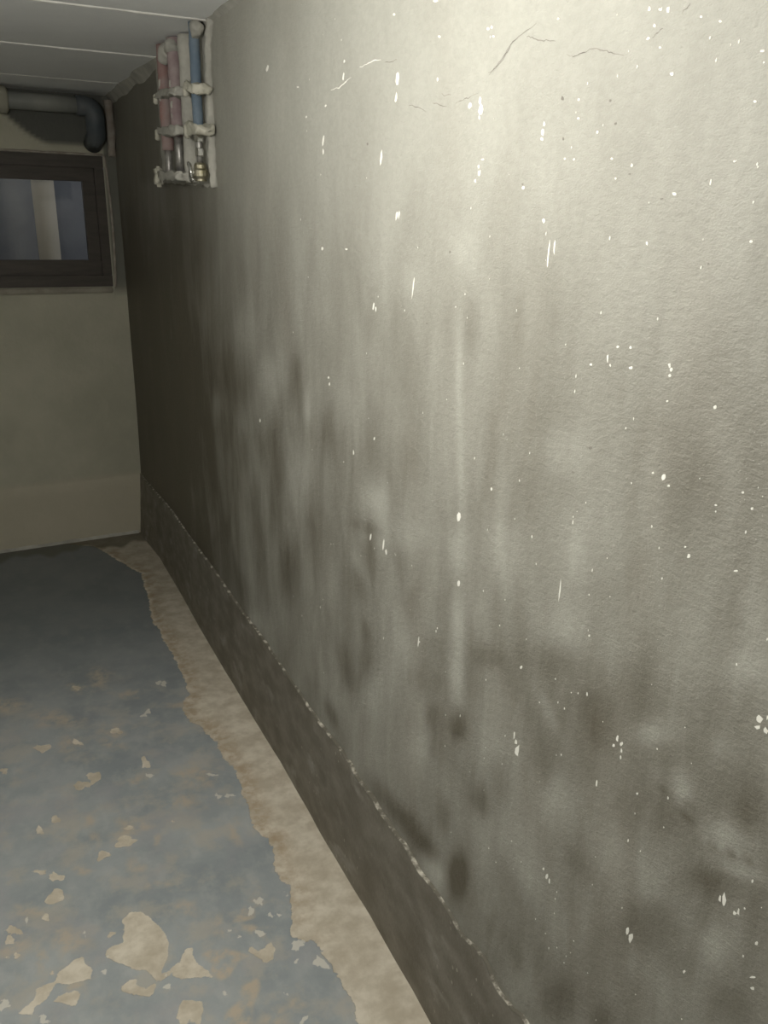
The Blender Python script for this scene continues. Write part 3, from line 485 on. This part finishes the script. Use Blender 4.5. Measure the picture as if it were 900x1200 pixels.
for e in FLOOR_WHITE_SPOTS:
    r, s_ = ellipse_field(U, V, e, .5); white = np.maximum(white, (1-r)*s_)
thin = np.zeros(U.shape)
for p in FLOOR_THIN: thin = np.maximum(thin, np.clip(poly_sdf(U, V, p)/.008+.6, 0, 1))
for e in FLOOR_THIN_SPOTS:
    r, _ = ellipse_field(U, V, e, .35); thin = np.maximum(thin, np.clip(1.5-r, 0, 1)*.8)
rust = np.clip(1-np.abs(sd-.02)/.06, 0, 1)*np.clip((V-1.35)/.5, 0, 1)
dirt_falloff = np.clip((V-4.33-.03*np.sin(U*21)-.02*np.sin(U*53))/.05, 0, 1)*.85 + .42*np.clip((V-2.5)/1.3, 0, 1)*np.clip(sd/.02, 0, 1)  # dark band by the end wall; lamp fall-off painted on the far strip
Zf = .0012*np.sin(U*9)*np.sin(V*7)
floor = link('floor', grid_mesh('floor', np.stack([U, V, Zf], -1), dict(edge=np.clip(1-np.abs(sd)/.05, 0, 1), bare=bare, white=white, thin=thin, rust=rust, dirt_falloff=np.clip(dirt_falloff, 0, 1))), M['floor'])
tag(floor, 'concrete floor in worn blue-grey paint with flaked tan patches', kind='structure')

# ------------------------------------------------------------------ back wall with the window opening
WX0, WX1, WZ0, WZ1 = -0.55, 0.655, 1.325, 1.93
gx = np.unique(np.concatenate([np.linspace(XL, WX0, 12), np.linspace(WX0, WX1, 60), np.linspace(WX1, WX+.02, 8)]))
gz = np.unique(np.concatenate([np.linspace(-.02, .315, 8), [.325], np.linspace(.34, WZ0, 20), np.linspace(WZ0, WZ1, 16), np.linspace(WZ1, H+.01, 24)]))
GX, GZ = np.meshgrid(gx, gz, indexing='ij')
GY = back_y(GX) - np.where(GZ < .32, .006, 0) + .0015*np.sin(GX*13)*np.sin(GZ*9)
# dark mould patch over the window, its lower left edge a curve
cxm, czm = .50, 2.20
low_edge = 1.962 + .135*np.clip((.42-GX)/.20, 0, 1.6)**1.5
mould_dark = np.clip((GZ-low_edge)/.022, 0, 1)*np.clip((.69-GX)/.02, 0, 1)
mould_dark = np.maximum(mould_dark, .85*np.clip((GZ-1.30)/.03, 0, 1)*np.clip((GX-.660)/.008, 0, 1))  # darker strip between the window and the corner
me = grid_mesh('wall_back', np.stack([GX, GY, GZ], -1), {'mould_dark': mould_dark})
bm = bmesh.new(); bm.from_mesh(me)
kill = [f for f in bm.faces if WX0 < f.calc_center_median().x < WX1 and WZ0 < f.calc_center_median().z < WZ1]
bmesh.ops.delete(bm, geom=kill, context='FACES'); bm.to_mesh(me); bm.free()
back = link('wall_back', me, M['back']); tag(back, 'olive-grey end wall with a small dark window', kind='structure')
# ragged base line where the limewash meets the floor
bm = bmesh.new(); xsb = np.arange(XL, .70, .02); prev = None
for x in xsb:
    h = .012+.006*noise.noise(Vector((x*14, 2, 0))); y0 = back_y(x, .006)
    row = [bm.verts.new((x, y0-.010-.005*noise.noise(Vector((x*20, 0, 5))), -.001)), bm.verts.new((x, y0-.006, h)), bm.verts.new((x, y0+.004, h+.004))]
    if prev:
        for a in range(2): bm.faces.new((prev[a], row[a], row[a+1], prev[a+1]))
    prev = row
tag(from_bm('mortar_fillet', bm, M['mortar'], back, True), 'rough pale mortar bead at the floor')

# ------------------------------------------------------------------ window
win = empty('window_1', (.05, back_y(.05), WZ0)); tag(win, 'small dark brown framed basement window high in the end wall', kind='structure')
def wbox(name, x0, x1, z0, z1, d0, d1, mat, bev=.003, parent=win):
    """a member standing in the wall's own slightly turned plane; d0..d1 is its depth behind the wall face"""
    bm = bmesh.new(); box_bm(bm, x0, x1, d0, d1, z0, z1, bev)
    for v in bm.verts: v.co.y = back_y(v.co.x)+v.co.y
    bm2 = from_bm(name, bm, mat); 
    for v in bm2.data.vertices: v.co -= win.location
    bm2.parent = parent
    return bm2
IX0, IX1, IZ0, IZ1 = -.44, .553, 1.452, 1.815
# outer frame lining the opening
wbox('frame_head', WX0, WX1, WZ1-.055, WZ1, -.004, .10, M['frame']); wbox('frame_rail', WX0, WX1, WZ0, WZ0+.055, -.004, .10, M['frame'])
wbox('frame_jamb', WX1-.045, WX1, WZ0+.055, WZ1-.055, -.004, .10, M['frame']); wbox('frame_jamb', WX0, WX0+.045, WZ0+.055, WZ1-.055, -.004, .10, M['frame'])
# opening sash
wbox('sash_rail', WX0+.045, WX1-.045, IZ1, WZ1-.055, .012, .06, M['frame']); wbox('sash_rail', WX0+.045, WX1-.045, WZ0+.055, IZ0, .012, .06, M['frame'])
wbox('sash_stile', IX1, WX1-.045, IZ0, IZ1, .012, .06, M['frame']); wbox('sash_stile', WX0+.045, IX0, IZ0, IZ1, .012, .06, M['frame'])
wbox('pane', IX0, IX1, IZ0, IZ1, .034, .038, M['glass'], 0)
wbox('latch', .18, .26, WZ0+.066, WZ0+.080, .0, .014, M['frame'], .002)
# sloping sill ledge under the frame
bm = bmesh.new(); box_bm(bm, WX0-.02, WX1-.005, -.022, .10, WZ0-.022, WZ0+.001, .003)
for v in bm.verts:
    if v.co.y < 0: v.co.z -= .006
    v.co.y += back_y(v.co.x); v.co.z += .002*noise.noise(v.co*20)
sill = from_bm('sill', bm, M['sill']); [setattr(v, 'co', v.co-win.location) for v in sill.data.vertices]; sill.parent = win
# uneven sealant bead beside the right jamb
bm = bmesh.new(); pts = []; rad = []
for i in range(30):
    t = i/29; z = WZ0-.005+(WZ1-WZ0+.01)*t; x = WX1+.012+.012*math.sin(t*3.1)-.004*t+.003*noise.noise(Vector((0, 0, t*14)))
    pts.append(Vector((x, back_y(x)-.001, z))-win.location); rad.append(.006+.003*noise.noise(Vector((3, 0, t*20))))
tube_bm(bm, pts, rad, 8); tag(from_bm('sealant_bead', bm, M['bead'], win, True), 'pale crooked sealant bead')
bm = bmesh.new(); pts = []; rad = []
for i in range(50):
    t = i/49; x = WX0+(WX1-WX0)*t; z = WZ1+.006+.003*noise.noise(Vector((t*30, 0, 0))); pts.append(Vector((x, back_y(x)-.001, z))-win.location); rad.append(.0055)
tube_bm(bm, pts, rad, 8); from_bm('sealant_bead', bm, M['bead'], win, True)
# window well outside: blue-grey retaining wall, open to the dusk sky, with a pale post close to the glass
bm = bmesh.new(); box_bm(bm, -1.1, 1.3, 5.25, 5.35, 1.1, 2.55); box_bm(bm, -1.1, 1.3, 4.62, 5.25, 1.1, 1.2); box_bm(bm, -1.2, -1.1, 4.62, 5.35, 1.1, 2.55); box_bm(bm, 1.3, 1.4, 4.62, 5.35, 1.1, 2.55)
tag(from_bm('trim_1', bm, M['well']), 'blue-grey window well walls outside the glass', kind='structure')
post = empty('post', (.40, 4.86, 1.2)); tag(post, 'pale upright post in the window well behind the glass', 'post')
bm = bmesh.new(); box_bm(bm, -.052, .052, -.04, .04, .0, 1.05, .012); lump(bm, .003, 9); from_bm('post_shaft', bm, M['post'], post, True)
bm = bmesh.new(); box_bm(bm, -.10, .10, -.07, .07, -.001, .03, .006); from_bm('base_plate', bm, M['steel'], post)

# ------------------------------------------------------------------ ceiling: boards with filled joints
ceil = empty('ceiling', (0, 1.5, H)); tag(ceil, 'low whitewashed ceiling of wide boards with raised pale joints', kind='structure')
edges = [-1.5, -.72, -.04, .64, 1.32, 2.0, 2.690, 3.372, 4.075, D+.05]
for i, (a, b) in enumerate(zip(edges, edges[1:])):
    bm = bmesh.new(); box_bm(bm, XL-.05, WX+.03, a+.004, b-.004, 0, .04, .003)
    for v in bm.verts: v.co.y -= 1.5; v.co.z += .0015*math.sin(i*2.3)+.0015
    from_bm('ceiling_panel', bm, M['ceiling'], ceil)
for e in edges[1:-1]:
    bm = bmesh.new(); pts = []; rad = []
    for k in range(80):
        x = XL+(WX+.01-XL)*k/79; pts.append((x, e-1.5+.002*noise.noise(Vector((x*9, e, 0))), .004)); rad.append((.0078 if e < 3 else .0052)+.002*noise.noise(Vector((x*14, e, 4))))
    tube_bm(bm, pts, rad, 8)
    from_bm('joint_strip', bm, M['joint'], ceil, True)
# ragged filler where the ceiling meets the right wall
bm = bmesh.new(); prev = None
for s in np.arange(1.6, D, .018):
    w = .016+.009*noise.noise(Vector((s*5, 1, 0)))+.004*noise.noise(Vector((s*17, 1, 0)))
    if s > 3.3: w += .020*min(1, (s-3.3)/.3)*(1+.5*noise.noise(Vector((s*5, 6, 0))))
    row = [bm.verts.new((WX-w*.9, s-1.5, .001)), bm.verts.new((WX-w*.35, s-1.5, -w*.4)), bm.verts.new((WX+.003, s-1.5, -w))]
    if prev:
        for a in range(2): bm.faces.new((prev[a], row[a], row[a+1], prev[a+1]))
    prev = row
tag(from_bm('joint_filler', bm, M['mortar'], ceil, True), 'ragged pale filler along the right wall')

# ------------------------------------------------------------------ remaining walls of the room, behind and beside the camera
bm = bmesh.new(); box_bm(bm, XL-.1, XL, YB-.1, D+.1, -.02, H+.02); tag(from_bm('wall_left', bm, M['plain']), 'plain plaster wall opposite the damp wall', kind='structure')
bm = bmesh.new(); box_bm(bm, XL-.1, WX+.1, YB-.1, YB, -.02, H+.02); tag(from_bm('wall_front', bm, M['plain']), 'plain plaster wall behind the viewer', kind='structure')

# ------------------------------------------------------------------ bare bulb above the viewer that lights the room
bulb = empty('ceiling_lamp', (LAMP.x, LAMP.y, H)); tag(bulb, 'bare bulb hanging on a short flex from the ceiling', 'lamp')
bm = bmesh.new(); tube_bm(bm, [(0, 0, 0), (0, 0, -.012), (0, 0, -.02)], [.04, .038, .02], 20); from_bm('ceiling_rose', bm, M['lamp_white'], bulb, True)
bm = bmesh.new(); tube_bm(bm, [(0, 0, -.018), (0, 0, -.235)], .0035, 8); from_bm('flex', bm, M['lamp_white'], bulb, True)
bm = bmesh.new(); tube_bm(bm, [(0, 0, -.232), (0, 0, -.24), (0, 0, -.272), (0, 0, -.286)], [.01, .018, .02, .019], 16); from_bm('lamp_holder', bm, M['lamp_white'], bulb, True)
bm = bmesh.new(); tube_bm(bm, [(0, 0, -.284), (0, 0, -.296), (0, 0, -.312), (0, 0, -.334), (0, 0, -.354), (0, 0, -.368), (0, 0, -.374)], [.014, .018, .032, .040, .034, .020, .006], 24); tag(from_bm('bulb_glass', bm, M['bulb'], bulb, True), 'clear glass bulb')

# ------------------------------------------------------------------ pipe risers in their rough mortar chase
chase = right_wall
def world_to(o, parent):
    for v in o.data.vertices: v.co -= parent.location
    o.parent = parent; return o
yy = np.linspace(2.70, 3.44, 66); zz = np.linspace(0, 1, 50)
rows = []
for y in yy:
    zb = 1.745+(y-2.70)*.04+.010*noise.noise(Vector((y*18, 0, 3)))+.006*noise.noise(Vector((y*60, 0, 3)))
    row = []
    for t in zz:
        z = zb+(H-.002-zb)*t
        ed = min((y-2.70)/.02, (3.44-y)/.02, (z-zb)/.016, 1.0)
        x = WX+.006-.016*max(0, ed)**.5-.004*noise.noise(Vector((0, y*24, z*24)))*ed-.004*noise.noise(Vector((4, y*7, z*7)))*ed
        jy = .004*noise.noise(Vector((z*20, 7, 0))) if (y < 2.705 or y > 3.43) else 0
        if y < 2.74: jy -= .045*max(0, (z-2.08)/.11)**2
        row.append((x, y+jy, z))
    rows.append(row)
world_to(link('mortar_bed', grid_mesh('mortar_bed', np.array(rows)[:, ::-1]), M['mortar']), chase)
# rounded vertical rib between the red and the blue risers
bm = bmesh.new(); pts = []; rad = []
for i in range(50):
    t = i/49; z = 1.765+(H-.004-1.765)*t; pts.append((.700, 2.905+.005*noise.noise(Vector((0, 3, z*8))), z)); rad.append(.024+.004*noise.noise(Vector((6, 3, z*16))))
tube_bm(bm, pts, rad, 14); tag(world_to(from_bm('mortar_rib', bm, M['mortar'], None, True), chase), 'smooth rounded rib of mortar')
bm = bmesh.new(); pts = []; rad = []
for i in range(40):
    t = i/39; z = 1.745+(H-.004-1.745)*t; pts.append((.7145, 2.695-.05*max(0, (t-.75)/.25)**2+.003*noise.noise(Vector((0, 9, z*18))), z)); rad.append(.013+.006*noise.noise(Vector((6, 9, z*34))))
tube_bm(bm, pts, rad, 10); lump(bm, .004, 60, 3); tag(world_to(from_bm('mortar_edge', bm, M['mortar'], None, True), chase), 'crusty pale right-hand edge')

def riser(name, label, cat, x, y, zsleeve, zend, r, mat, group=None, mat_core=None):
    o = empty(name, (x, y, zend)); tag(o, label, cat, group)
    bm = bmesh.new(); n = 26; pts = []; rad = []
    for i in range(n):
        t = i/(n-1); z = zsleeve-zend+(H-.002-zsleeve)*t
        pts.append((.002*noise.noise(Vector((t*5, y, 0))), .003*noise.noise(Vector((t*4, y, 3))), z)); rad.append(r*(1+.07*noise.noise(Vector((t*16, y*3, 0)))))
    tube_bm(bm, pts, rad, 18); from_bm('insulation', bm, mat, o, True)
    bm = bmesh.new(); tube_bm(bm, [(0, 0, 0), (0, 0, (zsleeve-zend)*.5), (0, 0, zsleeve-zend+.02)], r*.62, 14); from_bm('pipe_core', bm, mat_core or M['steel'], o, True)
    return o
red = riser('riser_pipe', 'red insulated riser pipe, farthest left of the pipes', 'pipe', .672, 3.115, 1.872, 1.775, .0205, M['red'])
mau = riser('riser_pipe', 'mauve-grey insulated riser pipe between the red and blue pipes', 'pipe', .680, 2.985, 1.905, 1.80, .022, M['mauve'])
blu = riser('riser_pipe', 'blue insulated riser pipe, nearest the viewer', 'pipe', .682, 2.725, 1.905, 1.81, .0155, M['blue'])
for o, zz_ in ((red, (.26, .30)), (mau, (.16, .20, .26))):
    for q in zz_:                                                    # plaster splashes on the sleeves
        bm = bmesh.new(); bmesh.ops.create_icosphere(bm, subdivisions=2, radius=1)
        for v in bm.verts: v.co = Vector((-.0165+v.co.x*.006, -.006+v.co.y*.008, q+v.co.z*.016))
        lump(bm, .004, 60, q*10); from_bm('plaster_splash', bm, M['mortar'], o, True)
for x, y, z, sx, sz in ((.672, 3.06, 2.155, .03, .03), (.676, 2.99, 2.165, .035, .026), (.684, 2.70, 2.168, .032, .024)):
    bm = bmesh.new(); bmesh.ops.create_icosphere(bm, subdivisions=3, radius=1)
    for v in bm.verts: v.co = Vector((x+v.co.x*.022, y+v.co.y*sx, z+v.co.z*sz))
    lump(bm, .012, 35, y); world_to(from_bm('mortar_collar', bm, M['mortar'], None, True), chase)
# couplings and stop valve under the blue riser
for q, rr in ((.074, .0145), (.034, .0135)):
    bm = bmesh.new(); tube_bm(bm, [(0, 0, q-.012), (0, 0, q-.010), (0, 0, q+.010), (0, 0, q+.012)], [rr*.8, rr, rr, rr*.8], 6 if rr < .018 else 12); from_bm('coupling', bm, M['chrome'], blu)
valve = empty('stop_valve', (.682, 2.725, 1.762)); tag(valve, 'small metal stop valve with curved lever below the blue pipe', 'valve')
bm = bmesh.new(); tube_bm(bm, [(0, 0, .052), (0, 0, .046), (0, 0, .036), (0, 0, .030), (0, 0, .014), (0, 0, .006), (0, 0, .0)], [.015, .019, .019, .025, .025, .018, .018], 16); from_bm('valve_body', bm, M['brass'], valve, False)
bm = bmesh.new(); tube_bm(bm, [(0, 0, .024), (-.02, 0, .024), (-.035, 0, .024)], [.011, .011, .008], 12); from_bm('valve_stem', bm, M['chrome'], valve, True)
bm = bmesh.new(); tube_bm(bm, [(-.034, .012, .046), (-.036, -.004, .050), (-.037, -.020, .044), (-.037, -.032, .026), (-.036, -.034, .010)], [.004, .005, .006, .006, .004], 10); tag(from_bm('lever', bm, M['chrome'], valve, True), 'bright curved lever')
bm = bmesh.new(); tube_bm(bm, [(-.028, .02, .016), (-.03, .01, .004), (-.03, -.008, -.002), (-.029, -.022, .006)], .004, 8); tag(from_bm('bail', bm, M['chrome'], valve, True), 'bright wire bail')

def bracket(label, y0, z0, y1, z1, x, th, dep, mat, seed, group='mortared pipe brackets'):
    o = empty('pipe_bracket', (x, (y0+y1)/2, (z0+z1)/2)); tag(o, label, 'bracket', group)
    bm = bmesh.new(); r = bmesh.ops.create_cube(bm, size=1); subdiv(bm, 7)
    for v in bm.verts:
        t = v.co.y+.5; yv = y0+(y1-y0)*t; zv = z0+(z1-z0)*t
        v.co = Vector((x-o.location.x+(v.co.x+.5)*dep, yv-o.location.y, zv-o.location.z+v.co.z*th*(1+.35*noise.noise(Vector((t*9, seed, 0))))))
    bmesh.ops.smooth_vert(bm, verts=bm.verts, factor=.5, use_axis_x=True, use_axis_y=True, use_axis_z=True)
    lump(bm, .011, 48, seed); lump(bm, .004, 120, seed); from_bm('bar', bm, mat, o, True)
    bm = bmesh.new(); box_bm(bm, -.005, .012, (y1-o.location.y)-.012, (y1-o.location.y)+.006, -th*.75, th*.55, .003); lump(bm, .003, 50, seed+2); from_bm('clip', bm, M['mortar_light'], o, True)
    return o
bracket('upper pale bracket across the red and mauve pipes', 2.875, 2.026, 3.155, 2.044, .645, .024, .06, M['mortar'], 1)
bracket('middle pale bracket across the red and mauve pipes', 2.86, 1.916, 3.165, 1.934, .645, .026, .06, M['mortar'], 2)
bracket('lowest pale bracket under the red and mauve pipes', 2.88, 1.782, 3.205, 1.794, .645, .026, .06, M['mortar'], 3)
bracket('upper cream bracket on the blue pipe', 2.665, 2.010, 2.785, 2.032, .660, .026, .055, M['mortar_light'], 4)
bracket('lower cream bracket at the blue sleeve end', 2.655, 1.900, 2.79, 1.917, .658, .030, .055, M['mortar_light'], 5)
bm = bmesh.new(); box_bm(bm, .640, .668, 3.20, 3.235, 1.755, 1.825, .008); subdiv(bm, 2); lump(bm, .006, 40, 8); 
knob = world_to(from_bm('end_lug', bm, M['mortar_light'], None, True), chase)

# ------------------------------------------------------------------ waste pipe under the ceiling along the end wall
wy = 4.375
wp = empty('waste_pipe', (.1, wy, 2.133)); wp.rotation_euler.z = math.atan(0.043)
tag(wp, 'grey waste pipe under the ceiling above the window', 'pipe')
bm = bmesh.new(); tube_bm(bm, [(-1.72, 0, 0), (-.5, 0, 0), (.30, -.004, 0), (.47, -.006, 0)], .036, 22); from_bm('pipe_run', bm, M['waste'], wp, True)
bm = bmesh.new(); tube_bm(bm, [(.02, 0, 0), (.025, 0, 0), (.145, 0, 0), (.155, 0, 0)], [.040, .056, .056, .046], 26); tag(from_bm('collar', bm, M['collar'], wp, True), 'wide beige socket collar')
bm = bmesh.new(); pts = [(.44, -.006, 0)]
for k in range(9):
    a = k/8*math.pi/2; pts.append((.475+.045*math.sin(a), -.006, -.045+.045*math.cos(a)))
pts.append((.52, -.006, -.12)); pts.append((.52, .10, -.15)); tube_bm(bm, pts, .043, 20); tag(from_bm('elbow', bm, M['dark'], wp, True), 'dark elbow turning down into the corner')
# lumpy mortar in the corner beside the elbow
bm = bmesh.new(); pts = []; rad = []
for i in range(40):
    t = i/39; z = 1.93+(H-.02-1.93)*t; pts.append((.700+.006*noise.noise(Vector((z*9, 1, 1))), 4.488, z)); rad.append(.020+.010*noise.noise(Vector((z*14, 5, 1))))
tube_bm(bm, pts, rad, 10); mp = from_bm('mortar_fillet', bm, M['bead'], None, True); mp.parent = back; tag(mp, 'lumpy mortar down the upper corner')
